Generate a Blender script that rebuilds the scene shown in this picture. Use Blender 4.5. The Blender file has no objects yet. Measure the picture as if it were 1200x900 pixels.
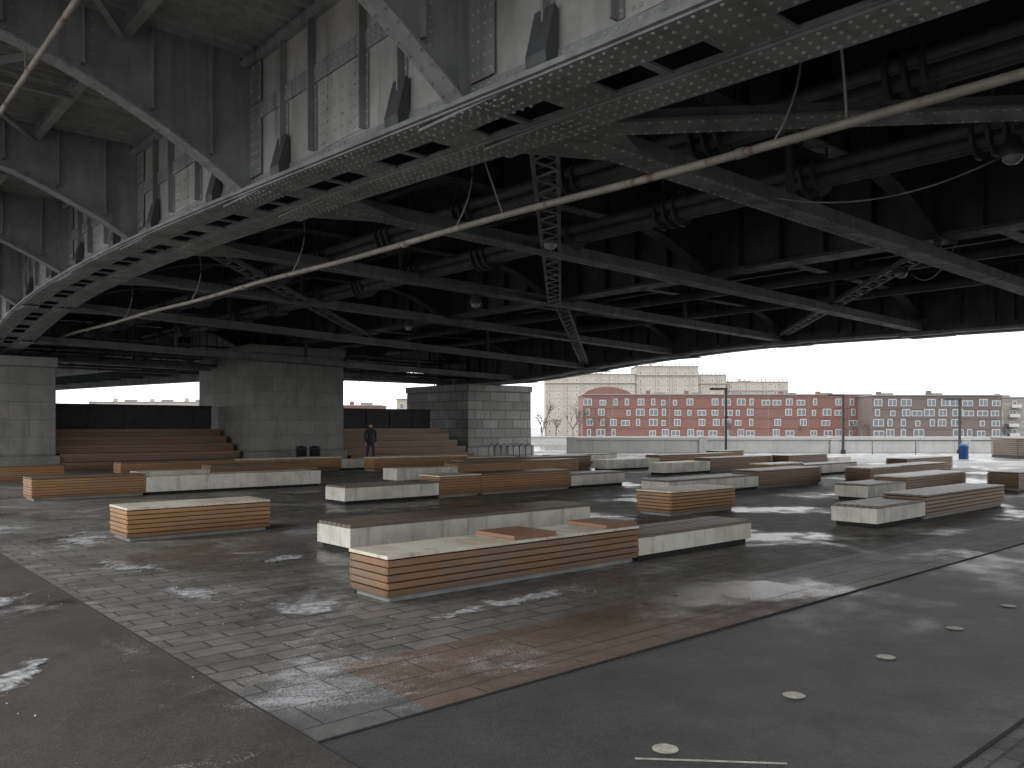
import bpy, bmesh, math, random
import numpy as np
from mathutils import Vector, Matrix
random.seed(7); np.random.seed(7)
TH=math.radians(41.5); CS,SN=math.cos(TH),math.sin(TH)
def W(X,Y): return (X*CS+Y*SN, -X*SN+Y*CS)
scene=bpy.context.scene
# ------------------------------------------------------------------ materials
class NT:
    def __init__(s,name):
        s.m=bpy.data.materials.new(name); s.m.use_nodes=True
        s.t=s.m.node_tree; s.n=s.t.nodes; s.l=s.t.links
        s.b=s.n['Principled BSDF']; s.tc=s.n.new('ShaderNodeTexCoord')
    def link(s,a,b): s.l.new(a,b)
    def set(s,inp,v):
        if isinstance(v,bpy.types.NodeSocket): s.l.new(v,inp)
        elif isinstance(v,(tuple,list)) and len(v)==3 and inp.type=='RGBA': inp.default_value=(*v,1)
        else: inp.default_value=v
    def mapv(s,scale=(1,1,1),src=None):
        n=s.n.new('ShaderNodeMapping'); n.inputs['Scale'].default_value=scale
        s.link(src or s.tc.outputs['Object'],n.inputs['Vector']); return n.outputs[0]
    def noise(s,scale,detail=3,rough=.6,vec=None,dist=0):
        n=s.n.new('ShaderNodeTexNoise'); n.inputs['Scale'].default_value=scale
        n.inputs['Detail'].default_value=detail; n.inputs['Roughness'].default_value=rough
        n.inputs['Distortion'].default_value=dist
        s.link(vec or s.tc.outputs['Object'],n.inputs['Vector']); return n.outputs['Fac']
    def ramp(s,v,a,b,o0=0.,o1=1.):
        n=s.n.new('ShaderNodeMapRange'); n.interpolation_type='SMOOTHSTEP'
        s.set(n.inputs[0],v)
        for i,x in enumerate((a,b,o0,o1)): n.inputs[i+1].default_value=x
        return n.outputs[0]
    def mix(s,f,a,b,mode='MIX'):
        n=s.n.new('ShaderNodeMix'); n.data_type='RGBA'; n.blend_type=mode
        s.set(n.inputs[0],f); s.set(n.inputs[6],a); s.set(n.inputs[7],b); return n.outputs[2]
    def math(s,op,a,b=0.):
        n=s.n.new('ShaderNodeMath'); n.operation=op; s.set(n.inputs[0],a); s.set(n.inputs[1],b); return n.outputs[0]
    def brick(s,c1,c2,mo,bw,rh,ms,vec=None,off=.5):
        n=s.n.new('ShaderNodeTexBrick'); n.offset=off
        for k,v in (('Color1',c1),('Color2',c2),('Mortar',mo)): n.inputs[k].default_value=(*v,1)
        n.inputs['Scale'].default_value=1; n.inputs['Brick Width'].default_value=bw
        n.inputs['Row Height'].default_value=rh; n.inputs['Mortar Size'].default_value=ms
        n.inputs['Mortar Smooth'].default_value=.2
        s.link(vec or s.tc.outputs['Object'],n.inputs['Vector']); return n
    def wallvec(s):
        x=s.n.new('ShaderNodeSeparateXYZ'); s.link(s.tc.outputs['Object'],x.inputs[0])
        c=s.n.new('ShaderNodeCombineXYZ'); s.link(s.math('ADD',x.outputs[0],x.outputs[1]),c.inputs[0]); s.link(x.outputs[2],c.inputs[1])
        return c.outputs[0]
    def bump(s,h,st=.3,d=.02):
        n=s.n.new('ShaderNodeBump'); n.inputs['Strength'].default_value=st; n.inputs['Distance'].default_value=d
        s.link(h,n.inputs['Height']); s.link(n.outputs[0],s.b.inputs['Normal'])
    def out(s,col,rough=.7,metal=0.,spec=.5):
        s.set(s.b.inputs['Base Color'],col); s.set(s.b.inputs['Roughness'],rough)
        s.b.inputs['Metallic'].default_value=metal; s.b.inputs['Specular IOR Level'].default_value=spec
        return s.m
def sc(c,k): return tuple(x*k for x in c)
def steel(name,col,rust=.25,rough=.5):
    t=NT(name); big=t.noise(.9,4,.7); st=t.noise(1.,3,.7,t.mapv((3.5,3.5,.35)))
    c=t.mix(t.ramp(big,.3,.7),sc(col,.75),sc(col,1.2))
    c=t.mix(t.ramp(st,.45,.72,0,.5),c,sc(col,.5))
    r=t.math('MULTIPLY',t.ramp(t.math('ADD',t.math('MULTIPLY',big,.5),t.math('MULTIPLY',st,.5)),.55,.66),rust)
    c=t.mix(r,c,(.14,.075,.045))
    return t.out(c,t.ramp(st,.3,.7,rough-.05,rough+.2))
M={}
M['steel']=steel('painted_steel_grey',(.275,.285,.285),.2)
M['steel_mid']=steel('painted_steel_grimy_shaded',(.17,.178,.18),.3)  # darker copy of the steel for struts: grime plus under-deck shade in the colour
M['steel_web']=steel('painted_steel_pale',(.41,.41,.395),.35,.6)
M['steel_dark']=steel('sooty_shaded_steel',(.075,.079,.083),.25)  # same paint inside the bridge; soot and interior shade both put into the colour
M['steel_rivet']=steel('rivet_steel',(.38,.39,.385),.1)
M['pipe']=steel('galvanised_pipe',(.31,.285,.245),1.,.45)
def ground_mat(name,brick=None,base=(.06,.06,.06),wet0=.45,wet1=.6,snow=.66,grain=.35,dryrough=.62,minr=.2,mott=.6,spec=.45,snowc=(.50,.51,.53)):
    t=NT(name); big=t.noise(.33,4,.62,dist=.4); mid=t.noise(2.1,5,.72)
    if brick:
        c1,c2,mo,bw,rh,ms=brick; bn=t.brick(c1,c2,mo,bw,rh,ms); col=bn.outputs[0]; fac=bn.outputs['Fac']
    else: col=t.mix(mid,sc(base,.85),sc(base,1.2)); fac=None
    sp=t.noise(130,1,.8)
    col=t.mix(t.ramp(sp,.4,.75,0,grain),col,(.30,.29,.28))
    col=t.mix(t.ramp(mid,.3,.62,mott,0),col,sc(base,.35))
    wet=t.ramp(t.math('ADD',t.math('MULTIPLY',big,.75),t.math('MULTIPLY',mid,.25)),wet0,wet1)
    col=t.mix(t.math('MULTIPLY',wet,mott),col,sc(base,.45))
    s1=t.noise(.5,6,.75,t.mapv((1.,1.4,1)),.7)
    s3=t.math('ADD',t.math('MULTIPLY',s1,.7),t.math('MULTIPLY',sp,.3))
    sn=t.ramp(s3,snow-.05,snow+.04)
    if fac is not None: sn=t.math('MULTIPLY',sn,t.math('SUBTRACT',1.,t.math('MULTIPLY',fac,.5)))
    col=t.mix(t.math('MULTIPLY',sn,.8),col,snowc)
    ro=t.ramp(wet,0,1,dryrough,minr)
    ro=t.math('ADD',ro,t.math('MULTIPLY',sn,.3))
    h=t.math('ADD',t.math('MULTIPLY',sp,.25),mid)
    if fac is not None: h=t.math('SUBTRACT',h,t.math('MULTIPLY',fac,1.2))
    t.bump(h,.35,.012)
    return t.out(col,ro,spec=spec)
M['plaza']=ground_mat('stone_setts',((.225,.213,.195),(.14,.133,.122),(.045,.042,.038),.42,.21,.012),(.135,.13,.12),.45,.62,.585)
M['redslab']=ground_mat('red_granite',((.19,.13,.095),(.14,.10,.078),(.035,.035,.03),.9,.36,.008),(.14,.105,.085),.42,.6,.61)
M['greyslab']=ground_mat('grey_granite',((.15,.155,.15),(.125,.13,.127),(.04,.04,.04),.72,.36,.008),(.13,.13,.13),.5,.66,.6)
M['paleslab']=ground_mat('pale_granite',((.36,.355,.34),(.29,.29,.28),(.1,.1,.1),.9,.36,.01),(.3,.3,.3),.45,.65,.53,mott=.35)
M['asphalt']=ground_mat('brown_asphalt',None,(.064,.054,.048),.42,.65,.605,grain=.32,mott=.4)
M['asphalt2']=ground_mat('grey_asphalt',None,(.064,.064,.065),.40,.68,.75,grain=.3,mott=.3,minr=.27,dryrough=.5)
M['setts']=ground_mat('small_setts',((.15,.15,.145),(.1,.1,.1),(.04,.04,.04),.2,.1,.01),(.12,.12,.12),.5,.66,.62)
M['ground']=ground_mat('city_ground',None,(.24,.24,.235),.45,.62,.52,mott=.4)
def ashlar(name,c1,c2,mo,bw,rh,ms,var=.55,bump=False):
    t=NT(name); bn=t.brick(c1,c2,mo,bw,rh,ms,t.wallvec()); n=t.noise(1.2,5,.75); st=t.noise(1,3,.7,t.mapv((2.5,2.5,.3)))
    c=t.mix(t.ramp(n,.3,.72,var,0),bn.outputs[0],sc(c1,.45)); c=t.mix(t.ramp(st,.5,.75,0,var*.9),c,sc(c1,.35))
    if bump: t.bump(t.math('SUBTRACT',t.math('MULTIPLY',n,.5),bn.outputs['Fac']),.5,.03)
    return t.out(c,.85)
M['pier']=ashlar('granite_ashlar',(.31,.305,.29),(.25,.245,.235),(.16,.155,.15),1.3,.62,.01,.5,True)
M['pierlight']=ashlar('pale_granite_ashlar',(.44,.44,.42),(.26,.26,.25),(.14,.14,.14),1.1,.5,.03,.55,True)
M['parapet']=ashlar('parapet_granite',(.52,.515,.50),(.46,.46,.45),(.33,.33,.33),2.2,.9,.02,.25)
M['redbrick']=ashlar('red_brick',(.235,.118,.10),(.20,.10,.088),(.2,.13,.12),.9,.4,.02,.12)
M['darkbrick']=ashlar('brown_brick',(.175,.142,.134),(.155,.126,.12),(.16,.13,.12),.9,.4,.02,.12)
M['greybrick']=ashlar('beige_brick',(.33,.31,.285),(.30,.285,.265),(.26,.24,.22),.9,.4,.02,.12)
M['cream']=ashlar('cream_render',(.46,.425,.37),(.43,.395,.345),(.37,.34,.3),3.,1.2,.03,.15)
def wood(name,col,grey=.3,rough=.5,gcol=(.19,.165,.14),var=.45):
    t=NT(name); g=t.noise(2.2,5,.7,t.mapv((1.2,14,14))); big=t.noise(1.3,3,.65)
    x=t.n.new('ShaderNodeSeparateXYZ'); t.link(t.tc.outputs['Object'],x.inputs[0])
    wn=t.n.new('ShaderNodeTexWhiteNoise'); wn.noise_dimensions='2D'
    c=t.n.new('ShaderNodeCombineXYZ'); t.link(t.math('FLOOR',t.math('MULTIPLY',x.outputs[2],16.)),c.inputs[0]); t.link(t.math('FLOOR',t.math('ADD',t.math('MULTIPLY',x.outputs[0],.55),t.math('MULTIPLY',x.outputs[2],5.3))),c.inputs[1]); t.link(c.outputs[0],wn.inputs[0])
    k=t.mix(g,sc(col,.45),sc(col,1.3)); k=t.mix(t.ramp(wn.outputs[0],0,1,0,var),k,sc(col,.45))
    k=t.mix(t.ramp(big,.4,.68,0,grey),k,gcol)
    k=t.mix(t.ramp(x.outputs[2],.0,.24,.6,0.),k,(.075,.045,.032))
    t.bump(g,.3,.006); return t.out(k,rough)
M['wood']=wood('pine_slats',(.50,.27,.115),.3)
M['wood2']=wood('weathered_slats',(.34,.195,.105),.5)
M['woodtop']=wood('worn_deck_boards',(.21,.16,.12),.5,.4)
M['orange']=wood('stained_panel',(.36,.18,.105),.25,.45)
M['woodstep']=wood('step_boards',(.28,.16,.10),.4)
def plain(name,col,rough=.6,var=.35,metal=0,scale=3):
    t=NT(name); n=t.noise(scale,5,.75)
    c=t.mix(t.ramp(n,.3,.7),sc(col,1-var),sc(col,1.08)); return t.out(c,rough,metal)
def dirtywhite(name,col,rough,tint):
    t=NT(name); n=t.noise(1.6,5,.75); st=t.noise(1,4,.7,t.mapv((6,6,.8)))
    c=t.mix(t.ramp(n,.36,.68,0,.75),col,tint); c=t.mix(t.ramp(st,.48,.75,0,.6),c,(.25,.23,.19)); return t.out(c,rough)
M['white']=dirtywhite('off_white_concrete',(.76,.745,.69),.55,(.5,.475,.41))
M['whitetop']=dirtywhite('frosted_white_top',(.78,.76,.68),.4,(.6,.5,.34))
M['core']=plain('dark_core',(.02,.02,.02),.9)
M['plinth']=plain('concrete_plinth',(.30,.31,.31),.8)
M['paint']=plain('road_paint',(.58,.56,.48),.5,.45,0,18)
M['black']=plain('black_metal',(.03,.031,.033),.4)
M['seam']=plain('joint_filler',(.03,.03,.03),.9)
M['blue']=plain('blue_plastic',(.02,.10,.35),.4)
M['lampglass']=plain('lamp_diffuser',(.3,.3,.28),.25,.1)
M['winframe']=plain('window_frame',(.52,.52,.51),.5,.08)
M['roof']=plain('sheet_roof',(.26,.255,.255),.6)
M['coat']=plain('dark_coat',(.03,.035,.05),.85,.3,0,8)
M['jeans']=plain('dark_jeans',(.05,.06,.10),.85,.3,0,8)
M['skin']=plain('skin',(.50,.31,.24),.5,.08)
M['hair']=plain('hair',(.035,.022,.015),.6)
M['bark']=plain('bare_twigs',(.17,.145,.13),.9)
M['ice']=plain('ice_crumbs',(.34,.35,.36),.4)
M['darkwall']=plain('dark_wall',(.045,.046,.048),.8)
t=NT('window_glass'); M['glass']=t.out((.14,.16,.18),.15)
t=NT('river_water'); n=t.noise(.9,4,.6,t.mapv((1,2.2,1))); t.bump(n,.4,.1); M['water']=t.out((.06,.07,.065),.12)
# ------------------------------------------------------------------ mesh builder
class MB:
    def __init__(s): s.v=[];s.f=[];s.m=[];s.s=[]
    def add(s,vs,fs,m=0,sm=False):
        o=len(s.v); s.v+= [tuple(map(float,p)) for p in vs]
        for f in fs: s.f.append(tuple(o+i for i in f)); s.m.append(m); s.s.append(sm)
    def hexa(s,p,m=0): s.add(p,[(0,3,2,1),(4,5,6,7),(0,1,5,4),(1,2,6,5),(2,3,7,6),(3,0,4,7)],m)
    def box(s,x0,x1,y0,y1,z0,z1,m=0):
        s.hexa([(x0,y0,z0),(x1,y0,z0),(x1,y1,z0),(x0,y1,z0),(x0,y0,z1),(x1,y0,z1),(x1,y1,z1),(x0,y1,z1)],m)
    def sweep(s,axis,c0,c1,ts,zlo,zhi,m=0):
        vs=[]
        for t in ts:
            lo=zlo(t) if callable(zlo) else zlo; hi=zhi(t) if callable(zhi) else zhi
            for c,z in ((c0,lo),(c1,lo),(c1,hi),(c0,hi)): vs.append((c,t,z) if axis=='b' else (t,c,z))
        fs=[];n=len(ts)
        for i in range(n-1):
            for k in range(4):
                a=i*4+k;b=i*4+(k+1)%4
                fs.append((a,b,b+4,a+4) if axis=='a' else (b,a,a+4,b+4))
        fs.append((0,3,2,1) if axis=='a' else (0,1,2,3)); e=(n-1)*4
        fs.append((e,e+1,e+2,e+3) if axis=='a' else (e,e+3,e+2,e+1))
        s.add(vs,fs,m)
    def beam(s,p,q,w,h,m=0,up=(0,0,1)):
        p=Vector(p);q=Vector(q);d=(q-p).normalized();u=Vector(up)
        x=d.cross(u)
        if x.length<1e-4: x=d.cross(Vector((1,0,0)))
        x.normalize(); y=x.cross(d).normalized()
        P=[]
        for e in (p,q):
            for i,j in ((-1,-1),(1,-1),(1,1),(-1,1)): P.append(e+x*(i*w/2)+y*(j*h/2))
        s.add(P,[(0,1,2,3),(4,7,6,5),(0,4,5,1),(1,5,6,2),(2,6,7,3),(3,7,4,0)],m)
    def tube(s,pts,r,n=10,m=0,caps=True):
        pts=[Vector(p) for p in pts]; rs=r if isinstance(r,(list,tuple)) else [r]*len(pts)
        vs=[];fs=[]
        for i,p in enumerate(pts):
            d=(pts[min(i+1,len(pts)-1)]-pts[max(i-1,0)]).normalized()
            x=d.cross(Vector((0,0,1)))
            if x.length<.05: x=d.cross(Vector((1,0,0)))
            x.normalize(); y=d.cross(x)
            for k in range(n):
                t=2*math.pi*k/n; vs.append(p+(x*math.cos(t)+y*math.sin(t))*rs[i])
        for i in range(len(pts)-1):
            for k in range(n):
                a=i*n+k;b=i*n+(k+1)%n; fs.append((a,b,b+n,a+n))
        s.add(vs,fs,m,True)
        if caps:
            o=len(s.v)-len(vs); s.f.append(tuple(o+k for k in range(n-1,-1,-1)));s.m.append(m);s.s.append(False)
            o=len(s.v)-n; s.f.append(tuple(o+k for k in range(n)));s.m.append(m);s.s.append(False)
    def lathe(s,c,prof,n=16,m=0):
        vs=[];fs=[]
        for r,z in prof:
            for k in range(n):
                t=2*math.pi*k/n; vs.append((c[0]+r*math.cos(t),c[1]+r*math.sin(t),c[2]+z))
        for i in range(len(prof)-1):
            for k in range(n):
                a=i*n+k;b=i*n+(k+1)%n; fs.append((a,b,b+n,a+n))
        s.add(vs,fs,m,True)
    def obj(s,name,mats,parent=None,loc=(0,0,0),rz=0,recalc=True,bevel=0):
        me=bpy.data.meshes.new(name); me.from_pydata(s.v,[],s.f)
        for k in mats: me.materials.append(M[k])
        me.polygons.foreach_set('material_index',s.m); me.polygons.foreach_set('use_smooth',s.s)
        if recalc:
            bm=bmesh.new(); bm.from_mesh(me); bmesh.ops.recalc_face_normals(bm,faces=bm.faces); bm.to_mesh(me); bm.free()
        me.update(); o=bpy.data.objects.new(name,me); scene.collection.objects.link(o)
        o.location=loc; o.rotation_euler=(0,0,rz)
        if parent: o.parent=parent
        if bevel:
            b=o.modifiers.new('bevel','BEVEL'); b.width=bevel; b.segments=1; b.limit_method='ANGLE'
        return o
def empty(name,loc=(0,0,0)):
    e=bpy.data.objects.new(name,None); scene.collection.objects.link(e); e.location=loc; return e
class Rivets:
    def __init__(s): s.p=[];s.n=[]
    def add(s,p,n): s.p.append(p); s.n.append(n)
    def row(s,p,q,sp,n):
        p=np.array(p,float);q=np.array(q,float);L=np.linalg.norm(q-p);k=max(1,int(L/sp))
        for i in range(k+1): s.add(tuple(p+(q-p)*i/k),n)
    def obj(s,name,r,parent):
        K=6; T=[]
        for k in range(K): T.append((math.cos(k*math.pi/3),math.sin(k*math.pi/3),0))
        for k in range(K): T.append((.72*math.cos(k*math.pi/3),.72*math.sin(k*math.pi/3),.5))
        T.append((0,0,.72)); T=np.array(T)*r
        F=[(k,(k+1)%K,K+(k+1)%K,K+k) for k in range(K)]+[(K+k,K+(k+1)%K,2*K) for k in range(K)]
        V=[];FF=[]
        for i,(p,n) in enumerate(zip(s.p,s.n)):
            n=np.array(n,float);n/=np.linalg.norm(n)
            x=np.cross(n,(0,0,1.) if abs(n[2])<.9 else (1.,0,0));x/=np.linalg.norm(x);y=np.cross(n,x)
            V.append(T[:,0:1]*x+T[:,1:2]*y+T[:,2:3]*n+np.array(p)); o=i*13
            FF+=[tuple(o+j for j in f) for f in F]
        V=np.concatenate(V).tolist()
        me=bpy.data.meshes.new(name); me.from_pydata(V,[],FF); me.materials.append(M['steel_rivet'])
        me.polygons.foreach_set('use_smooth',[True]*len(FF)); me.update()
        o=bpy.data.objects.new(name,me); scene.collection.objects.link(o); o.parent=parent; return o
# ------------------------------------------------------------------ bridge
def smoothprof(kb,kz):
    def f(b): return float(np.mean([np.interp(b+d,kb,kz) for d in (-2.4,-1.6,-.8,0,.8,1.6,2.4)]))
    return f
zn=smoothprof([-34,-20,-8,3,7,11,16,21,25,29,33,40],[4.0,4.35,4.5,4.65,4.83,5.02,5.22,5.3,5.24,4.95,4.35,4.2])
zf=smoothprof([-34,-20,0,9,18,24.5,31,40],[3.9,4.4,4.6,4.74,4.87,4.57,4.02,3.95])
PAN=[6.4+5.15*k for k in range(-7,7)]
B0,B1=-30.,39.
bs=[B0+.75*i for i in range(int((B1-B0)/.75)+1)]
bridge=empty('steel_bridge')
SOF=7.0
rv=Rivets()
def girder(mir,zb,name):
    g=MB(); X=mir
    def sw(x0,x1,lo,hi,m=0,t=bs):
        a,b=sorted((X(x0),X(x1))); g.sweep('b',a,b,t,lo,hi,m)
    def bx(x0,x1,y0,y1,z0,z1,m=0):
        a,b=sorted((X(x0),X(x1))); g.box(a,b,y0,y1,z0,z1,m)
    sw(4.90,5.42,lambda b:zb(b)-.05,zb); sw(5.80,6.32,lambda b:zb(b)-.05,zb)
    sw(4.94,5.38,lambda b:zb(b)-.075,lambda b:zb(b)-.052); sw(5.84,6.28,lambda b:zb(b)-.075,lambda b:zb(b)-.052)
    sw(5.10,5.13,zb,SOF,1); sw(6.08,6.11,zb,SOF,2)
    sw(5.07,5.097,lambda b:zb(b)+.002,lambda b:zb(b)+.17); sw(6.113,6.14,lambda b:zb(b)+.002,lambda b:zb(b)+.17,2)
    sw(5.075,5.098,6.02,6.26)
    sw(5.02,5.098,SOF-.16,SOF-.003)
    y=B0+.3;i=0
    while y<B1-1:
        L=.62 if i%2==0 else .09
        g.hexa([(X(5.40),y,zb(y)-.04),(X(5.82),y,zb(y)-.04),(X(5.82),y+L,zb(y+L)-.04),(X(5.40),y+L,zb(y+L)-.04),
                (X(5.40),y,zb(y)-.012),(X(5.82),y,zb(y)-.012),(X(5.82),y+L,zb(y+L)-.012),(X(5.40),y+L,zb(y+L)-.012)])
        y+=L+.56; i+=1
    for bi in PAN:
        if bi>B1-1 or bi<B0+1: continue
        z=zb(bi)
        bx(4.93,5.096,bi-.05,bi+.05,z+.002,SOF-.17)
        bx(5.06,5.0745,bi-.42,bi+.42,z+.18,6.015); bx(5.06,5.0745,bi-.42,bi+.42,6.265,SOF-.17)
        bx(4.97,5.36,bi-.7,bi+.7,z-.105,z-.077); bx(5.86,6.25,bi-.7,bi+.7,z-.105,z-.077)
        for k in (-2.3,-1.3,1.3,2.3): bx(6.112,6.25,bi+k-.012,bi+k+.012,zb(bi+k)+.18,SOF-.01,2)
        for k in (-1.95,-1.15,1.15,1.95):
            y=bi+k; zz=zb(y)
            if abs(k)<1.5:
                p=[(4.93,zz+.002),(5.068,zz+.002),(5.068,zz+.52),(5.03,zz+.56),(4.915,zz+.12)]
                n=len(p); vs=[(X(q[0]),y-.13,q[1]) for q in p]+[(X(q[0]),y+.13,q[1]) for q in p]
                g.add(vs,[tuple(range(n)),tuple(range(2*n-1,n-1,-1))]+[(i,(i+1)%n,n+(i+1)%n,n+i) for i in range(n)],2)  # dark steel here paints in the shade on gussets turned from the light
            bx(4.995,5.0985,y-.012,y+.012,zz+.2,SOF-.17)
            bx(5.083,5.0985,y-.07,y-.013,zz+.2,6.0)
        bx(5.0885,5.099,bi+2.05,bi+3.1,zb(bi+2.6)+.2,6.01,1)
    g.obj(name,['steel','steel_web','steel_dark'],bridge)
girder(lambda x:x,zn,'main_girder')
girder(lambda x:34.7-x,zf,'main_girder_opposite')
for x in (4.99,5.09,5.22,5.33,5.89,6.0,6.12,6.22):
    y=-1.
    while y<33:
        near=min(abs(y-b) for b in PAN)
        rv.add((x,y,zn(y)-(.105 if near<.69 else .075)),(0,0,-1)); y+=.125
for bi in PAN:
    for k in (-.6,-.45,-.3,-.15,0,.15,.3,.45,.6):
        for x in (5.05,5.15,5.28,5.94,6.06,6.17): rv.add((x,bi+k+.06,zn(bi)-.105),(0,0,-1))
y=B0+.3;i=0
while y<32:
    L=.62 if i%2==0 else .09
    if y>0 and L>.3:
        for k in (.08,.23,.38,.54):
            for x in (5.45,5.61,5.77): rv.add((x,y+k,zn(y+k)-.04),(0,0,-1))
    y+=L+.56;i+=1
y=0.
while y<32:
    rv.add((5.07,y,zn(y)+.06),(-1,0,0)); rv.add((5.07,y+.06,zn(y)+.13),(-1,0,0))
    for z in (6.06,6.13,6.22): rv.add((5.075,y,z),(-1,0,0))
    rv.add((5.02,y,6.92),(-1,0,0)); y+=.125
for bi in PAN:
    if bi<0 or bi>32: continue
    z0=zn(bi)+.25
    for dx in (-.37,-.28,-.18,-.1,.1,.18,.28,.37):
        rv.row((5.06,bi+dx,z0),(5.06,bi+dx,5.96),.13,(-1,0,0)); rv.row((5.06,bi+dx,6.32),(5.06,bi+dx,6.8),.13,(-1,0,0))
    for k in (-1.95,-1.15,1.15,1.95):
        rv.row((5.083,bi+k-.042,zn(bi+k)+.26),(5.083,bi+k-.042,5.95),.13,(-1,0,0))
        rv.row((5.10,bi+k+.05,zn(bi+k)+.26),(5.10,bi+k+.05,6.8),.13,(-1,0,0))
    for dy in (2.12,2.2,2.95,3.03):
        rv.row((5.0885,bi+dy,zn(bi+2.6)+.26),(5.0885,bi+dy,5.95),.12,(-1,0,0))
    for dz in np.arange(zn(bi+2.6)+.35,5.9,.16): rv.row((5.0885,bi+2.3,dz),(5.0885,bi+2.85,dz),.18,(-1,0,0))
def brackets(mir,zb,name,riv):
    g=MB(); X=mir
    for bi in PAN:
        if bi<B0+1 or bi>B1-1: continue
        z0=zb(bi)
        f=lambda t:z0+(6.52-z0)*(1-(1-min(t,4.2)/4.2)**1.9)
        ts=[0,.25,.5,.8,1.1,1.5,1.9,2.4,2.9,3.5,4.2,5.2,6.0]
        def run(y0,y1,lo,hi,m=0):
            vs=[]
            for t in ts:
                x=X(4.93-t)
                for y,z in ((y0,lo(t)),(y1,lo(t)),(y1,hi(t)),(y0,hi(t))): vs.append((x,y,z))
            n=len(ts); fs=[]
            for i in range(n-1):
                for k in range(4):
                    a=i*4+k;b=i*4+(k+1)%4; fs.append((a,b,b+4,a+4))
            fs+= [(0,1,2,3),(4*n-4,4*n-3,4*n-2,4*n-1)]; g.add(vs,fs,m)
        run(bi-.13,bi+.13,lambda t:f(t)-.03,f)
        run(bi-.012,bi+.012,lambda t:f(t)+.001,lambda t:SOF-.003,0)
        run(bi-.04,bi+.04,lambda t:f(t)+.001,lambda t:f(t)+.11)
        for t in (.45,1.25,2.1,3.0,4.0,5.0):
            x=X(4.93-t); g.box(x-.015,x+.015,bi-.11,bi+.11,f(t)+.12,SOF-.02)
        if riv and -1<bi<32:
            for t in np.arange(.1,4.2,.13):
                for dy in (-.09,.09): rv.add((4.93-t,bi+dy,f(t)-.031),(.5,0,-1))
                rv.add((4.93-t,bi-.041,f(t)+.06),(0,-1,0))
            for t in (.32,1.12,1.97,2.87):
                rv.row((4.93-t,bi-.013,f(t)+.2),(4.93-t,bi-.013,6.9),.13,(0,-1,0))
    for t in (1.6,3.2,5.0):
        x=X(4.93-t); g.box(x-.07,x+.07,B0,B1,SOF-.26,SOF-.24); g.box(x-.01,x+.01,B0,B1,SOF-.24,SOF-.002)
    for bi in PAN:
        if B0+1<bi<B1-6:
            g.beam((X(3.3),bi+.1,6.72),(X(1.75),bi+2.5,6.72),.09,.07); g.beam((X(1.75),bi+2.6,6.72),(X(3.3),bi+5.05,6.72),.09,.07)
            g.beam((X(3.33),bi+2.55,6.74),(X(1.73),bi+2.55,6.74),.1,.1)
    x=sorted((X(-1.2),X(-1.1))); g.box(x[0],x[1],B0,B1,6.5,7.9)
    g.obj(name,['steel','steel_web'],bridge)
brackets(lambda x:x,zn,'sidewalk_brackets',True)
brackets(lambda x:34.7-x,zf,'sidewalk_brackets_opposite',False)
g=MB()
def corr(a0,a1,b0,b1,per=.24,amp=.05):
    n=int((b1-b0)/per); vs=[];fs=[]
    prof=[(0,0),(.32,0),(.5,1),(.82,1)]
    ys=[(b0+(i+p)*per,SOF+q*amp) for i in range(n) for p,q in prof]
    for y,z in ys: vs+= [(a0,y,z),(a1,y,z)]
    for i in range(len(ys)-1): fs.append((2*i,2*i+1,2*i+3,2*i+2))
    g.add(vs,fs,0)
corr(-1.1,5.1,B0,B1); corr(29.6,35.8,B0,B1)
g.box(6.12,28.58,B0,B1,SOF,SOF+.05,1)
g.box(-1.1,35.8,B0,B1,SOF+.1,SOF+.5,1)
g.obj('deck',['steel','steel_dark'],bridge,recalc=False)
g=MB()
def hz(a):
    d=min(abs(a-x) for x in (6.2,16.3,17.0,28.5)); 
    if 16.3<=a<=17.0: d=0
    return 6.0-.8*max(0,1-d/2.6)**1.8
as_=sorted(set([6.12]+[round(6.2+.32*i,3) for i in range(70)]+[16.3,17.0,28.57]))
as_=[a for a in as_ if a<=28.58]
for bi in PAN:
    if bi<B0+1 or bi>B1: continue
    g.sweep('a',bi-.015,bi+.015,as_,hz,SOF-.002)
    g.sweep('a',bi-.16,bi+.16,as_,lambda a:hz(a)-.035,lambda a:hz(a)-.002)
    a=7.0
    while a<28: 
        g.box(a-.012,a+.012,bi-.12,bi+.12,hz(a)+.002,SOF-.01); a+=.98
    z0,z1=zn(bi)+.02,zf(bi)+.05
    lo=lambda a:z0+(z1-z0)*(a-6.3)/(22.1)
    g.sweep('a',bi-.2,bi+.2,[6.33,28.37],lambda a:lo(a)-.03,lo,2)
    g.sweep('a',bi-.14,bi-.12,[6.33,28.37],lambda a:lo(a)+.001,lambda a:lo(a)+.2,2)
    g.sweep('a',bi+.12,bi+.14,[6.33,28.37],lambda a:lo(a)+.001,lambda a:lo(a)+.2,2)
    for a in (11.2,16.65,22.5):
        g.beam((a,bi,lo(a)+.05),(a,bi,hz(a)),.1,.1)
    if -1<bi<28:
        for a in np.arange(6.45,28.2,.16 if bi<13 else .22):
            for dy in (-.15,.15): rv.add((a,bi+dy,lo(a)-.03),(0,0,-1))
    g.hexa([(6.33,bi-.75,zn(bi)-.012),(7.5,bi-.2,lo(7.5)-.012),(7.5,bi+.2,lo(7.5)-.012),(6.33,bi+.75,zn(bi)-.012),
            (6.33,bi-.75,zn(bi)+.004),(7.5,bi-.2,lo(7.5)+.004),(7.5,bi+.2,lo(7.5)+.004),(6.33,bi+.75,zn(bi)+.004)],2)
g.box(16.6,16.7,B0,B1,5.28,SOF-.003); g.box(16.35,16.95,B0,B1,5.2,5.275)
y=B0+.5
while y<B1: g.box(16.4,16.598,y,y+.02,5.28,SOF-.01); y+=1.03
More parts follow.
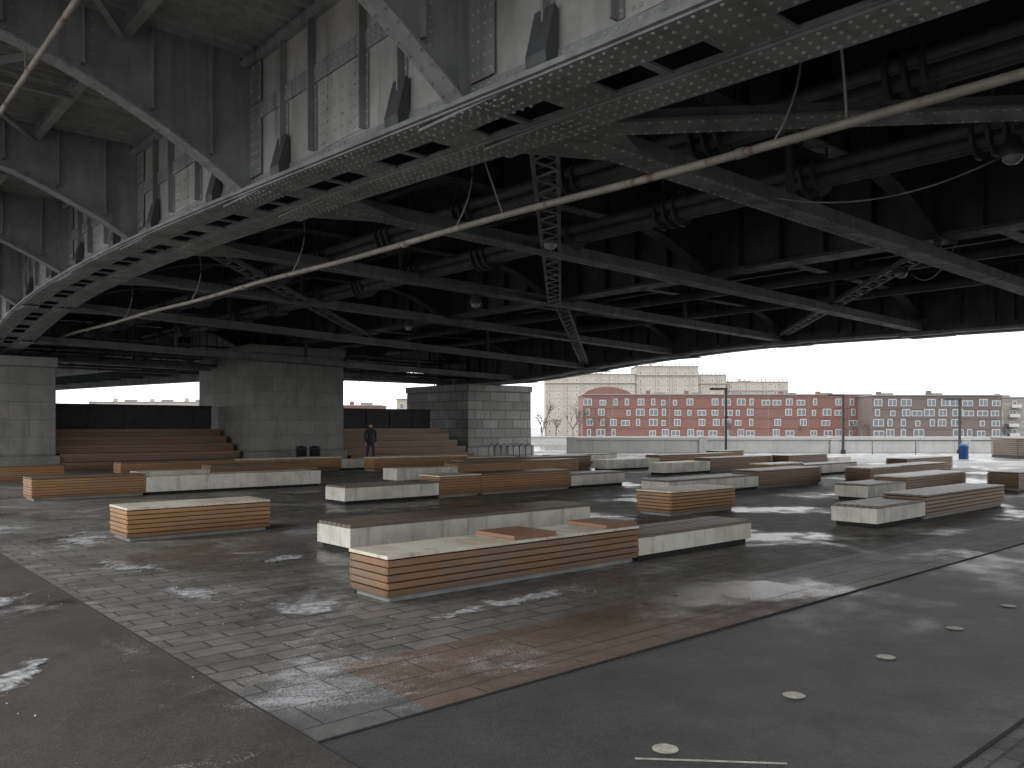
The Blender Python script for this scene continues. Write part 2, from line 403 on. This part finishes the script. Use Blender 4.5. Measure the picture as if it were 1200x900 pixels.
for a in (8.0,9.6,11.2,12.8,14.6,18.6,20.3,22.,23.7,25.4,27.):
    g.box(a-.012,a+.012,B0,B1,6.5,SOF-.004); g.box(a-.1,a+.1,B0,B1,6.47,6.497)
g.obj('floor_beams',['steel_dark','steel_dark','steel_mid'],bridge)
g=MB()
def laced(p,q,w=.32):
    p=Vector(p);q=Vector(q);d=(q-p);L=d.length;d.normalize();x=d.cross(Vector((0,0,1))).normalized()
    for s in (-1,1): g.beam(p+x*s*w/2,q+x*s*w/2,.06,.1)
    n=int(L/.38)
    for i in range(n):
        a=p+d*(L*i/n);b=p+d*(L*(i+1)/n); s=1 if i%2 else -1
        for dz in (-.058,.058):
            g.beam(a+x*s*w/2+Vector((0,0,dz)),b-x*s*w/2+Vector((0,0,dz)),.06,.012)
for k in (3,7,9):
    b=PAN[k]; b2=PAN[k+2]
    laced((6.5,b+.4,zn(b)+.15),(16.3,b2-.1,5.1)); laced((17.0,b+.3,5.1),(28.3,b2-.2,zf(b2)+.25))
for k in (5,):
    b=PAN[k]; b2=PAN[k+2]
    g.beam((6.5,b2-.4,zn(b2)+.0),(16.3,b+.3,5.05),.4,.03); g.beam((6.5,b2-.4,zn(b2)+.1),(16.3,b+.3,5.15),.04,.16)
    p=Vector((6.5,b2-.4,zn(b2)-.016));q=Vector((16.3,b+.3,5.034)); x=(q-p).cross(Vector((0,0,1))).normalized()*.15
    for s in (-1,1): rv.row(p+x*s,q+x*s,.14,(0,0,-1))
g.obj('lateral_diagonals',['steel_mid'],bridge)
rv.obj('rivets',.022,bridge)
g=MB()
for a0,z0 in ((9.3,5.55),(11.8,5.5)):
    for dx,dz in ((-.19,0),(0,.03),(.19,0),(-.1,-.16),(.1,-.16)):
        g.tube([(a0+dx,-26,z0+dz),(a0+dx,38,z0+dz)],.088,8)
    for y in np.arange(-25,38,2.6):
        for d in (0,.2,.4): g.tube([(a0,y+d,z0-.06),(a0,y+d+.05,z0-.06)],.315,14)
        g.beam((a0-.38,y+.14,z0+.2),(a0-.38,y+.14,6.5),.03,.03); g.beam((a0+.38,y+.14,z0+.2),(a0+.38,y+.14,6.5),.03,.03)
for a0 in (20.8,24.5): g.tube([(a0,-26,5.6),(a0,38,5.6)],.12,10)
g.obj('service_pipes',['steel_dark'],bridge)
g=MB()
zp=lambda b:4.33+.0142*(b-2)
g.tube([(7.2,b,zp(b)+.015*math.sin(b*.9)) for b in np.arange(-20,37,1.)],.045,12)
for b in np.arange(-15,36,6.0): g.tube([(7.2,b+1.6,zp(b+1.6)-.01),(7.2,b+1.7,zp(b+1.6)-.01)],.055,12)
g.obj('long_pipe',['pipe'],bridge)
g=MB()
def cable(p,q,sag,r=.012):
    p=Vector(p);q=Vector(q); pts=[]
    for i in range(13):
        t=i/12; o=p.lerp(q,t); s=4*t*(1-t); pts.append((o.x+sag[0]*s,o.y+sag[1]*s,o.z+sag[2]*s))
    g.tube(pts,r,6,0)
for b in (4.2,9.3,14.4,19.6,24.8): cable((7.3,b,5.9),(7.2,b+.1,zp(b)),(.12,-.15,0))
cable((6.5,3.3,5.2),(7.25,3.6,zp(3.6)),(.3,.1,-.25)); cable((6.5,8.,5.2),(7.2,8.3,zp(8)),(.3,.2,-.2))
cable((10.3,6.4,4.9),(11.5,3.7,5.0),(0,0,-.3)); cable((16.5,6.,5.1),(18.3,7.6,4.95),(0,0,-.4))
g.obj('hanging_cables',['pipe'],bridge)
g=MB(); g.tube([(2.2,-20,5.93),(2.2,36,5.93)],.035,12)
for b in PAN:
    if b<36: g.beam((2.2,b,5.96),(2.2,b,6.3),.02,.02)
g.obj('conduit_pipe',['pipe'],bridge)
g=MB()
for b in (36.5,38.5,40.5,42.5):
    for z in (4.35,4.75,5.2): g.tube([(3,b,z),(33,b,z)],.06,6)
    for a in np.arange(3.5,33,1.1): g.tube([(a,b,4.2+.3*random.random()),(a,b,7.)],.035,5)
for a in np.arange(4,33,1.9): g.tube([(a,35.5,4.55),(a,44,4.55)],.05,6)
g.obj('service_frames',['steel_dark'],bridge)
g=MB(); rs=[39.05]+[45+8*i for i in range(21)]
zr=lambda b:5.0+ .024*(b-39)-.00004*(b-39)**2
for a in (5.,16.4,28.7): g.sweep('b',a,a+1.,rs,zr,lambda b:zr(b)+2.2)
g.sweep('b',-1.1,35.8,rs,lambda b:zr(b)+2.21,lambda b:zr(b)+2.7)
for b in rs[1:]: g.box(6.,28.7,b-.1,b+.1,zr(b)+.6,zr(b)+2.2)
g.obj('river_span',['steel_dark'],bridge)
for (a,b,z) in ((11.4,3.5,4.95),(10.3,10.6,4.88),(18.3,7.8,4.95),(13.5,16.7,4.8),(15.,22.,4.8)):
    g=MB(); g.tube([(0,0,.25),(0,0,1.2)],.02,6,0); g.lathe((0,0,0),[(.05,.26),(.09,.25),(.12,.16),(.17,.08),(.18,.02),(.16,0)],16,0)
    g.lathe((0,0,0),[(.15,.02),(.13,-.04),(.08,-.08),(.001,-.1)],16,1)
    o=g.obj('ceiling_light',['steel_dark','lampglass'],None,(a,b,z)); o.scale=(.85,.85,1)
# ------------------------------------------------------------------ piers
def pier(a0,a1,b0,b1,h,light=False):
    g=MB(); m=1 if light else 0
    g.box(a0-.12,a1+.12,b0-.12,b1+.12,0,.55,m)
    g.box(a0,a1,b0,b1,.553,h-.35,m); g.box(a0-.06,a1+.06,b0-.06,b1+.06,h-.347,h,m)
    am=(a0+a1)/2; g.box(am-.6,am+.6,(b0+b1)/2-.6,(b0+b1)/2+.6,h+.003,h+.3,2)
    g.obj('stone_pier',['pier','pierlight','steel_dark'],bevel=.025)
pier(3.0,7.3,33.2,39,4.1); pier(14.5,18.8,32.7,38.6,5.05); pier(27.3,31.9,34.4,40.2,3.9,light=True)
def steps(a0,a1,name='wooden_steps'):
    g=MB()
    for i in range(5):
        b=32.5+.72*i; z=.3*(i+1)
        g.box(a0,a1,b+.05,36.3,z-.3,z-.05,1)
        for k in range(3): g.box(a0-.01,a1+.01,b+.02,b+.05,z-.29+.085*k,z-.29+.085*k+.07,0)
        for k in range(5): g.box(a0-.01,a1+.01,b+.0+.145*k,b+.13+.145*k,z-.048,z,0)
    g.obj(name,['woodstep','core'])
    w=MB(); w.box(a0,a1,36.35,36.6,0,2.45,0); w.box(a0-.02,a1+.02,36.3,36.65,2.453,2.53,0)
    a=a0+.3
    while a<a1: w.box(a,a+.05,36.31,36.348,1.5,2.4,0); a+=1.4
    w.obj('dark_wall',['darkwall'])
steps(7.45,14.2); steps(19.1,26.2)
# ------------------------------------------------------------------ ground
g=MB()
rows=[(-400,0),(55,0),(55.1,-6),(238,-6),(238.1,-2.4),(4000,-2.4)]
vs=[];fs=[]
for Y,z in rows:
    for X in (-4000,4000): a,b=W(X,Y); vs.append((a,b,z))
for i in range(len(rows)-1): fs.append((2*i,2*i+1,2*i+3,2*i+2))
g.add(vs,fs); g.obj('ground',['ground'],recalc=False)
def sheet(name,rect,z,mat):
    g=MB(); x0,x1,y0,y1=rect; g.add([(x0,y0,z),(x1,y0,z),(x1,y1,z),(x0,y1,z)],[(0,1,2,3)]); return g.obj(name,[mat],recalc=False)
sheet('plaza_paving',(2,36,4.85,32.9),.004,'plaza')
sheet('granite_border',(2.72,7.6,4.12,4.85),.004,'redslab')
sheet('granite_border',(2.72,7.6,3.75,4.11),.004,'redslab')
sheet('granite_corner',(2,2.72,3.75,4.85),.004,'greyslab')
sheet('pale_border',(7.6,45,3.75,4.85),.004,'paleslab')
sheet('asphalt_road',(-40,2,-25,34),.004,'asphalt')
sheet('cycle_path',(2,45,1.5,3.75),.004,'asphalt2')
sheet('sett_paving',(2,45,-25,1.5),.004,'setts')
g=MB(); g.box(2,45,3.735,3.755,-.02,.012,0); g.box(2,45,1.48,1.50,-.02,.010,0); g.box(1.993,2.007,-20,34,-.02,.009,0)
g.obj('paving_joint',['seam'])
g=MB()
for k in range(-3,20):
    a=3.25+1.22*k; n=20; vs=[(a+.065*math.cos(2*math.pi*i/n),2.53+.065*math.sin(2*math.pi*i/n),.009) for i in range(n)]
    g.add(vs,[tuple(range(n))])
p0=W(.59,3.93);p1=W(1.3,3.87);d=Vector((p1[0]-p0[0],p1[1]-p0[1])).normalized();nn=Vector((-d.y,d.x))*.011
g.add([(p0[0]-nn.x,p0[1]-nn.y,.009),(p1[0]-nn.x,p1[1]-nn.y,.009),(p1[0]+nn.x,p1[1]+nn.y,.009),(p0[0]+nn.x,p0[1]+nn.y,.009)],[(0,1,2,3)])
g.obj('path_markings',['paint'],recalc=False)
g=MB(); vs=[(*W(-3000,54.9),-3.6),(*W(3000,54.9),-3.6),(*W(3000,238.3),-3.6),(*W(-3000,238.3),-3.6)]; g.add(vs,[(0,1,2,3)]); g.obj('river_water',['water'],recalc=False)
def snowmat():
    t=NT('thin_slush'); v=t.n.new('ShaderNodeVectorMath'); v.operation='LENGTH'; t.link(t.tc.outputs['Object'],v.inputs[0])
    ge=t.n.new('ShaderNodeNewGeometry'); pos=ge.outputs['Position']
    n=t.noise(3.0,7,.78,pos,.8); f=t.math('SUBTRACT',n,t.math('MULTIPLY',v.outputs['Value'],.25))
    al=t.ramp(f,.33,.47); c=t.mix(t.ramp(t.noise(14,4,.7,pos),.35,.7),(.30,.31,.32),(.74,.76,.78)); t.out(c,.5); t.link(t.math('MULTIPLY',al,.9),t.b.inputs['Alpha']); t.bump(n,.6,.03); return t.m
M['snow']=snowmat()
SP=((4.5,9.25,.46,.25,.2),(3.45,6.6,.62,.42,.5),(3.1,12.6,1.5,.5,1.2),(2.9,9.9,.3,.9,.2),(1.2,8.4,1.0,.25,.8),(2.9,7.9,.3,.7,.1),(5.0,5.6,1.5,.2,.05),(2.4,14.8,.7,1.2,.0),(1.0,5.9,.2,.9,-.6))
for a,b,sx,sy,r in SP:
    g=MB(); n=36; vs=[(0,0,.0)]+[(1.2*math.cos(2*math.pi*i/n),1.2*math.sin(2*math.pi*i/n),0) for i in range(n)]
    g.add(vs,[(0,1+i,1+(i+1)%n) for i in range(n)],0,True); o=g.obj('snow_patch',['snow'],None,(a,b,.0095+.002*random.random()),r,recalc=False); o.scale=(sx,sy,1)
g=MB()
for i in range(260):
    a0,b0,sx,sy,r=random.choice(SP) if i%4 else (random.uniform(.2,5),random.uniform(4.5,9),1.2,1.2,0)
    a=a0+random.gauss(0,sx*.7); b=b0+random.gauss(0,sy*.7); s=random.uniform(.003,.011)
    vs=[(a+s*random.uniform(.6,1.3)*x,b+s*random.uniform(.6,1.3)*y,.006+s*z) for x,y,z in ((1,0,0),(0,1,0),(-1,0,0),(0,-1,0),(0,0,.8))]
    g.add(vs,[(0,1,4),(1,2,4),(2,3,4),(3,0,4)])
g.obj('ice_crumbs',['ice'],recalc=False)
# ------------------------------------------------------------------ benches
def bench(a0,b0,secs,w=.72,hw=.45,hc=.35):
    g=MB(); x=0
    for typ,L in secs:
        x0,x1=x+.006,x+L-.006
        if typ in 'OWow':
            h=hw; m=0 if typ in 'Oo' else 1
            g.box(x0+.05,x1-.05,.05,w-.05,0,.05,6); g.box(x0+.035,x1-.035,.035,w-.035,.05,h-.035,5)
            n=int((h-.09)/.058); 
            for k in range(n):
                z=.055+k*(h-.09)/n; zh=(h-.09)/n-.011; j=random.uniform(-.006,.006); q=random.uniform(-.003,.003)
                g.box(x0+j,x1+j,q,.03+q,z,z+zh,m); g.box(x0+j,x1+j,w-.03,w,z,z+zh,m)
                g.box(x0+j,x0+.03+j,.034,w-.034,z,z+zh,m); g.box(x1-.03+j,x1+j,.034,w-.034,z,z+zh,m)
            if typ in 'Ow' : 
                k=max(1,round(L/1.2))
                for i in range(k): g.box(x0-.006+(x1-x0+.012)*i/k,x0-.006+(x1-x0+.012)*(i+1)/k-.004,-.008,w+.008,h-.032,h+random.uniform(-.001,.001),4)
            else:
                nb=6; 
                for k in range(nb): g.box(x0-.004,x1+.004,-.004+k*(w+.008)/nb,-.004+(k+1)*(w+.008)/nb-.012,h-.032+random.uniform(-.002,.002),h,2)
        else:
            h=hc
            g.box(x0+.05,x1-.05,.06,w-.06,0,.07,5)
            k=max(1,round(L/1.5)); 
            for i in range(k): g.box(x0+(x1-x0)*i/k,x0+(x1-x0)*(i+1)/k-.006,0,w,.07,h-.045,3)
            if typ=='c': g.box(x0-.004,x1+.004,-.004,w+.004,h-.043,h,4)
            else:
                nb=7
                for k in range(nb): g.box(x0+.01,x1-.01,.008+k*(w-.016)/nb,.008+(k+1)*(w-.016)/nb-.012,h-.043,h+random.uniform(-.002,.002),2)
        x+=L
    return g,x
BM=['wood','wood2','woodtop','white','whitetop','core','plinth','orange']
def put(a0,b0,secs,**k):
    g,x=bench(a0,b0,secs,**k); return g.obj('plaza_bench',BM,None,(a0,b0,.004),bevel=.004)
g,x=bench(0,0,[('w',3.5),('C',2.4)],w=.66,hw=.43,hc=.32)
g.box(1.55,2.15,.02,.64,.432,.475,7); g.box(2.95,3.49,.02,.64,.432,.475,7)
g.obj('plaza_bench',BM,None,(4.03,6.25,.004),bevel=.004)
put(5.27,9.02,[('C',4.4)],w=.85,hc=.36)
put(3.5,11.97,[('O',2.1)],w=.8,hw=.47)
put(3.9,19.9,[('o',2.35),('c',4.5)],w=.85,hw=.5,hc=.42)
put(7.6,26.6,[('o',3.6),('O',4.0),('c',2.2)],hw=.5,hc=.4)
put(2.3,26.3,[('o',3.7)],hw=.5)
put(7.2,23.6,[('c',2.),('W',3.4)],hw=.48)
put(8.5,14.76,[('C',2.4),('O',1.2),('o',3.0),('C',2.1)],w=.8,hw=.5,hc=.38)
put(12.9,19.5,[('c',2.2),('o',5.2)],hw=.5,hc=.4)
put(17.0,21.6,[('o',4.2),('W',2.)],hw=.5,hc=.4)
put(15.6,25.,[('O',4.2),('c',2.5)],hw=.5,hc=.4)
put(14.9,11.5,[('C',3.7),('W',3.2)],w=.8,hw=.47,hc=.38)
put(11.7,8.98,[('O',2.0)],w=.8,hw=.45)
put(12.75,5.81,[('C',1.85),('W',3.85)],w=.75,hw=.42,hc=.35)
put(17.3,8.07,[('C',1.9),('w',3.6)],w=.75,hw=.45,hc=.36)
put(22.4,10.4,[('w',2.),('W',3.4)],hw=.46,hc=.38)
put(22.1,19.8,[('c',3.0),('o',5.)],hw=.5,hc=.4)
put(21.6,16.8,[('c',2.5),('W',4.)],hw=.5,hc=.4)
put(22.3,13.4,[('O',2.),('C',3.6)],hw=.46,hc=.38)
put(28.4,16.3,[('W',3.),('c',2.)],hw=.5)
put(28.6,12.,[('W',4.)],hw=.5)
put(22.9,6.9,[('W',3.)],hw=.46)
put(27.5,21.5,[('c',4.),('W',2.)],hw=.5)
put(24.,24.5,[('C',4.)],hc=.4)
# ------------------------------------------------------------------ parapet, lamps, furniture
RZ=-TH
def cam(name,g,mats,X,Y,z=0,rz=0,**k): a,b=W(X,Y); return g.obj(name,mats,None,(a,b,z),RZ+rz,**k)
g=MB(); g.box(0,90,-.2,.2,0,.78,0); g.box(-.05,90,-.28,.28,.783,.93,0)
x=0
while x<90: g.box(x-.25,x+.25,-.32,.32,0,.98,0); x+=8.
cam('embankment_parapet',g,['parapet'],3.6,50.,bevel=.02)
g=MB(); 
x=0
while x<24:
    g.tube([(x,0,0),(x,0,.8)],.02,6); x+=2.4
g.tube([(0,0,.8),(23,0,.8)],.02,8)
cam('metal_railing',g,['black'],18,46.5,rz=-.05)
def lamp(X,Y,h,sgn=-1):
    g=MB(); g.box(-.11,.11,-.11,.11,0,.25); g.box(-.06,.06,-.06,.06,.25,h-.12); g.box(min(-.08,sgn*.95),max(.08,sgn*.95),-.12,.12,h-.115,h); g.box(min(sgn*.3,sgn*.9),max(sgn*.3,sgn*.9),-.09,.09,h-.135,h-.118,1)
    g.box(-.1,.1,-.1,.1,h*.55,h*.55+.12)
    cam('street_lamp',g,['black','lampglass'],X,Y,bevel=.008)
lamp(12.4,47.5,3.85); lamp(19.4,48,3.5); lamp(26.5,48.5,3.3)
def bin_(X,Y,col,name='litter_bin'):
    g=MB(); g.lathe((0,0,0),[(.001,.05),(.2,.05),(.24,.1),(.27,.75),(.29,.76),(.29,.8),(.26,.82),(.24,.86),(.12,.93),(.001,.94)],18,0)
    g.tube([(.27,0,.0),(.27,0,1.0)],.02,6,1); g.tube([(-.27,0,.0),(-.27,0,1.0)],.02,6,1)
    o=cam(name,g,[col,'black'],X,Y); o.scale=(.8,.8,.85)
bin_(-8.9,34.6,'black'); bin_(-8.4,34.9,'black'); bin_(21.5,39,'blue')
g=MB()
for i in range(7):
    x=i*.32; pts=[(x,0,0),(x,0,.55),(x+.05,.0,.68),(x+.2,0,.72),(x+.3,0,.6),(x+.32,0,.0)]; g.tube(pts,.022,6)
g.beam((-.1,0,.03),(2.3,0,.03),.05,.04)
cam('bike_rack',g,['black'],-1.2,42.4,rz=.1)
g=MB(); g.box(0,3,0,2.2,0,.15,0)
for i in range(8): g.box(.0,3,-.02,.03,.17+i*.1,.25+i*.1,1); g.box(-.02,.03,.03,2.2,.17+i*.1,.25+i*.1,1)
g.box(.05,2.95,.05,2.15,.15,.95,0); g.box(-.05,3.05,-.05,2.25,.97,1.03,1)
cam('timber_planter',g,['black','woodtop'],25.0,40.5)
# ------------------------------------------------------------------ far bank buildings
def building(name,X,Y,w,d,z0,z1,wall,rows,cols,ww,wh,gable=None,skip=0,frame=.2,balc=False):
    e=empty(name,(*W(X,Y),0)); e.rotation_euler=(0,0,RZ)
    g=MB(); g.box(0,w,0,d,z0,z1,0); g.box(-.3,w+.3,-.3,d+.3,z1+.003,z1+.35,1)
    if gable:
        x0,x1,hh=gable; n=10; pts=[(x0,z1+.36)]+[(x0+(x1-x0)*i/n, z1+.36+hh*math.sin(math.pi*i/n)**.7) for i in range(1,n)]+[(x1,z1+.36)]
        k=len(pts); vs=[(p[0],-.05,p[1]) for p in pts]+[(p[0],d,p[1]) for p in pts]
        g.add(vs,[tuple(range(k)),tuple(range(2*k-1,k-1,-1))],0); g.add(vs,[(i,(i+1)%k,k+(i+1)%k,k+i) for i in range(k)],1)
    for i in range(int(w/14)):
        x=5+i*14+random.uniform(-2,2); g.box(x,x+1.2,d*.4,d*.4+1.2,z1+.35,z1+1.4+random.random()*.5,0)
        g.box(x+3,x+6.5,d*.6,d*.8,z1+.36,z1+1.3,1)
    x=random.uniform(8,14)
    while x<w: g.box(x-.08,x+.08,-.1,-.005,z0,z1,1); x+=random.uniform(12,18)
    g.obj('walls',[wall,'roof'],e)
    wi=MB(); fh=(z1-z0-1.2)/rows; cw=w/cols
    for r in range(rows):
        wi.box(0,w,-.12,-.004,z0+.5+(r+1)*fh-.18,z0+.5+(r+1)*fh-.02,2)
        for c in range(cols):
            if skip and random.random()<skip: continue
            x=(c+.5)*cw+ (random.uniform(-.6,.6) if skip else 0); z=z0+.7+r*fh+fh*.15
            fw=ww*(random.choice((.6,1,1.3)) if skip else 1); hh=wh*(random.choice((.8,1,1)) if skip else 1)
            wi.box(x-fw/2,x+fw/2,-.16,-.002,z,z+hh,0)
            k=2 if fw>1.5 else 1
            for q in range(k):
                xa=x-fw/2+frame+q*(fw-frame)/k; wi.box(xa,xa+(fw-frame)/k-frame,-.18,-.162,z+frame,z+hh-frame,1)
            if balc and c%3==1: wi.box(x-1.5,x+1.5,-1.3,-.19,z-.15,z+.0,2); wi.box(x-1.5,x+1.5,-1.35,-1.3,z+.003,z+.95,0)
    wi.obj('windows',['winframe','glass',wall],e)
    return e
building('red_brick_building',21.6,250,88,18,-2.4,11.2,'redbrick',4,23,2.0,2.1,gable=(0,15,2.2),skip=.18)
building('dark_brick_building',105.5,240,38,18,-2.4,10.6,'darkbrick',4,10,2.4,2.1,skip=.06)
building('beige_apartment_building',144.5,246,60,18,-2.4,10.2,'greybrick',4,15,2.2,2.1,skip=.08,balc=True)
def cream(X,w,h,Y=345):
    e=building('cream_apartment_block',X,Y,w,16,-2.4,h,'cream',8,int(w/3.6),1.1,1.8,frame=.3)
    g=MB(); x=1
    while x<w-1: g.box(x,x+.5,-.45,-.2,-2,h-.3); x+=7.2
    g.box(-.1,w+.1,-.9,16.8,h-3.6,h-3.2); x=0
    while x<w: g.box(x,x+.35,-.2,.1,h+.36,h+1.3); x+=1.8
    g.box(-.2,w+.2,-.25,.15,h+1.3,h+1.55); g.obj('pilasters',['cream'],e)
cream(14,38,23.5); cream(52.4,26,26.8); cream(78.8,12,23.4,347); cream(92,26,20.6,350)
building('cream_house',-155,300,65,14,-2.4,10.5,'cream',4,18,1.5,1.9)
building('brick_house',-55,255,14,12,-2.4,8,'redbrick',3,5,1.4,1.8)
building('cream_house',-38,270,30,14,-2.4,10.5,'cream',4,9,1.4,1.8)
g=MB(); g.box(-400,500,0,1.2,-6,-1.5); g.box(-400,500,-.2,1.4,-1.497,-1.2)
cam('far_embankment_wall',g,['parapet'],0,237)
g=MB()
def branch(p,d,L,r,lev):
    q=p+d*L; g.tube([p,p.lerp(q,.5)+Vector((random.uniform(-.05,.05)*L,0,0)),q],[r,r*.8,r*.6],4,0,False)
    if lev==0: return
    for i in range(random.choice((2,3,3))):
        nd=(d+Vector((random.uniform(-.75,.75),random.uniform(-.75,.75),random.uniform(-.1,.5)))).normalized()
        branch(p.lerp(q,random.uniform(.55,1)),nd,L*random.uniform(.6,.85),r*.62,lev-1)
for X in [8,11,14,17,20,24,29,-158,-154,-150,-146,-142,-138,-134,-130,-126,-122,-118,-114,-110,-106,-102,-52,-48,-44,-41,-38,-35,-32,-28,-24,101,104,122,148,66,86]:
    Y=random.uniform(241,246); a,b=W(X+random.uniform(-1,1),Y)
    branch(Vector((a,b,-2.4)),Vector((0,0,1)),random.uniform(2.4,3.6)*(1.2 if X<25 else .7),.26,5)
g.obj('distant_bare_trees',['bark'],recalc=False)
# ------------------------------------------------------------------ person
def skinned(name,pts,edges,root=0,sub=2):
    me=bpy.data.meshes.new(name+'_sk'); me.from_pydata([p[:3] for p in pts],edges,[])
    o=bpy.data.objects.new(name+'_sk',me); scene.collection.objects.link(o)
    sk=o.modifiers.new('s','SKIN'); sk.use_smooth_shade=True
    for i,p in enumerate(pts):
        me.skin_vertices[0].data[i].radius=(p[3],p[4] if len(p)>4 else p[3]); me.skin_vertices[0].data[i].use_root=(i==root)
    ss=o.modifiers.new('u','SUBSURF'); ss.levels=sub; ss.render_levels=sub
    dg=bpy.context.evaluated_depsgraph_get(); r=bpy.data.meshes.new_from_object(o.evaluated_get(dg))
    bpy.data.objects.remove(o); r.name=name; return r
P=[(0,0,.93,.15,.12),(0,0,1.12,.145,.11),(0,.01,1.32,.17,.12),(0,.01,1.43,.12,.09),(0,.0,1.5,.055),(0,-.01,1.56,.06),
   (.10,0,.86,.10),(.11,-.14,.48,.07),(.11,-.12,.10,.048),(.12,-.27,.05,.045),
   (-.10,0,.86,.10),(-.11,.10,.48,.07),(-.11,.33,.14,.048),(-.11,.22,.05,.045),
   (.19,.01,1.40,.07),(.25,.09,1.13,.055),(.25,.04,.90,.042),(.25,.0,.82,.035),
   (-.19,.01,1.40,.07),(-.25,-.05,1.13,.055),(-.24,-.17,.93,.042),(-.235,-.21,.86,.035)]
E=[(0,1),(1,2),(2,3),(3,4),(4,5),(0,6),(6,7),(7,8),(8,9),(0,10),(10,11),(11,12),(12,13),(3,14),(14,15),(15,16),(16,17),(3,18),(18,19),(19,20),(20,21)]
for (bi,sx) in ((17,1),(21,-1)):
    bx_,by_,bz_=P[bi][:3]
    for k,(dy,L) in enumerate(((-.03,.075),(-.01,.085),(.01,.08),(.03,.065))):
        n=len(P); P+=[(bx_,by_+dy,bz_-.03,.011),(bx_-sx*.012,by_+dy-.01,bz_-.03-L,.009)]; E+=[(bi,n),(n,n+1)]
    n=len(P); P.append((bx_-sx*.02,by_-.06,bz_-.04,.011)); E.append((bi,n))
me=skinned('person_body',P,E)
for k in ('coat','jeans','skin','black'): me.materials.append(M[k])
for p in me.polygons:
    c=p.center; z=c.z
    if z<.13: m=3
    elif z<.80 and abs(c.x)<.2: m=1
    elif z<.88 and abs(c.x)>.2: m=2
    elif z>1.50: m=2
    else: m=0
    p.material_index=m; p.use_smooth=True
person=empty('walking_person',(19.7,31.9,.004)); person.rotation_euler=(0,0,math.radians(-20))
o=bpy.data.objects.new('body',me); scene.collection.objects.link(o); o.parent=person
bm=bmesh.new(); bmesh.ops.create_uvsphere(bm,u_segments=20,v_segments=14,radius=1)
for v in bm.verts:
    x,y,z=v.co; k=1-.28*max(0,-z); v.co=Vector((x*.078*k,y*.095*k-.012*max(0,-z),z*.118))
    if y<-.85 and abs(x)<.22 and -.3<z<.1: v.co.y-=.022
hm=bpy.data.meshes.new('head'); bm.to_mesh(hm); bm.free(); hm.materials.append(M['skin']); hm.materials.append(M['hair'])
for p in hm.polygons:
    c=p.center; p.use_smooth=True; p.material_index=1 if (c.z>.045 or (c.y>.005 and c.z>-.05)) else 0
o=bpy.data.objects.new('head',hm); scene.collection.objects.link(o); o.parent=person; o.location=(0,-.01,1.63)
g=MB()
for s in (-1,1): g.lathe((s*.03,-.088,1.632),[(.001,-.008),(.009,0),(.001,.008)],8,0); g.lathe((s*.08,.0,1.62),[(.001,-.03),(.012,-.01),(.014,.02),(.001,.03)],8,1)
g.box(-.022,.022,-.096,-.088,1.575,1.583,2); g.obj('face',['black','skin','orange'],person)
g=MB(); g.lathe((0,0,0),[(.175,.80),(.18,.84),(.165,1.0),(.15,1.1)],18,0); g.lathe((0,0,0),[(.085,1.47),(.085,1.54),(.07,1.545)],14,0)
o=g.obj('coat_skirt',['coat'],person)
# ------------------------------------------------------------------ world, sun, camera
w=bpy.data.worlds.new('World'); scene.world=w; w.use_nodes=True; nt=w.node_tree
bg=nt.nodes['Background']; sky=nt.nodes.new('ShaderNodeTexSky'); sky.sky_type='NISHITA'; sky.sun_disc=False
sky.sun_elevation=math.radians(38); sky.sun_rotation=math.radians(-60); sky.air_density=1.; sky.dust_density=3.; sky.ozone_density=1.
hs=nt.nodes.new('ShaderNodeHueSaturation'); hs.inputs['Saturation'].default_value=.15
mx=nt.nodes.new('ShaderNodeMix'); mx.data_type='RGBA'; mx.inputs[0].default_value=.85; mx.inputs[7].default_value=(14.7,14.8,14.9,1)
nt.links.new(sky.outputs[0],hs.inputs['Color']); nt.links.new(hs.outputs[0],mx.inputs[6]); nt.links.new(mx.outputs[2],bg.inputs[0]); bg.inputs[1].default_value=.15
sl=bpy.data.lights.new('sun','SUN'); sl.energy=.9; sl.angle=math.radians(20); sl.color=(1,.97,.93)
so=bpy.data.objects.new('sun',sl); scene.collection.objects.link(so)
az=math.radians(-60); el=math.radians(38); dirv=Vector((math.sin(az)*math.cos(el),math.cos(az)*math.cos(el),math.sin(el)))
so.rotation_euler=dirv.to_track_quat('Z','Y').to_euler(); so.location=(-10,0,30)
cd=bpy.data.cameras.new('camera'); co=bpy.data.objects.new('camera',cd); scene.collection.objects.link(co)
co.location=(0,0,1.6); co.rotation_euler=(math.radians(90),0,-TH); cd.sensor_width=36; cd.lens=28.8; cd.shift_y=50/1200
cd.clip_start=.05; cd.clip_end=6000; scene.camera=co
scene.view_settings.view_transform='Standard'; scene.view_settings.look='None'; scene.view_settings.exposure=0
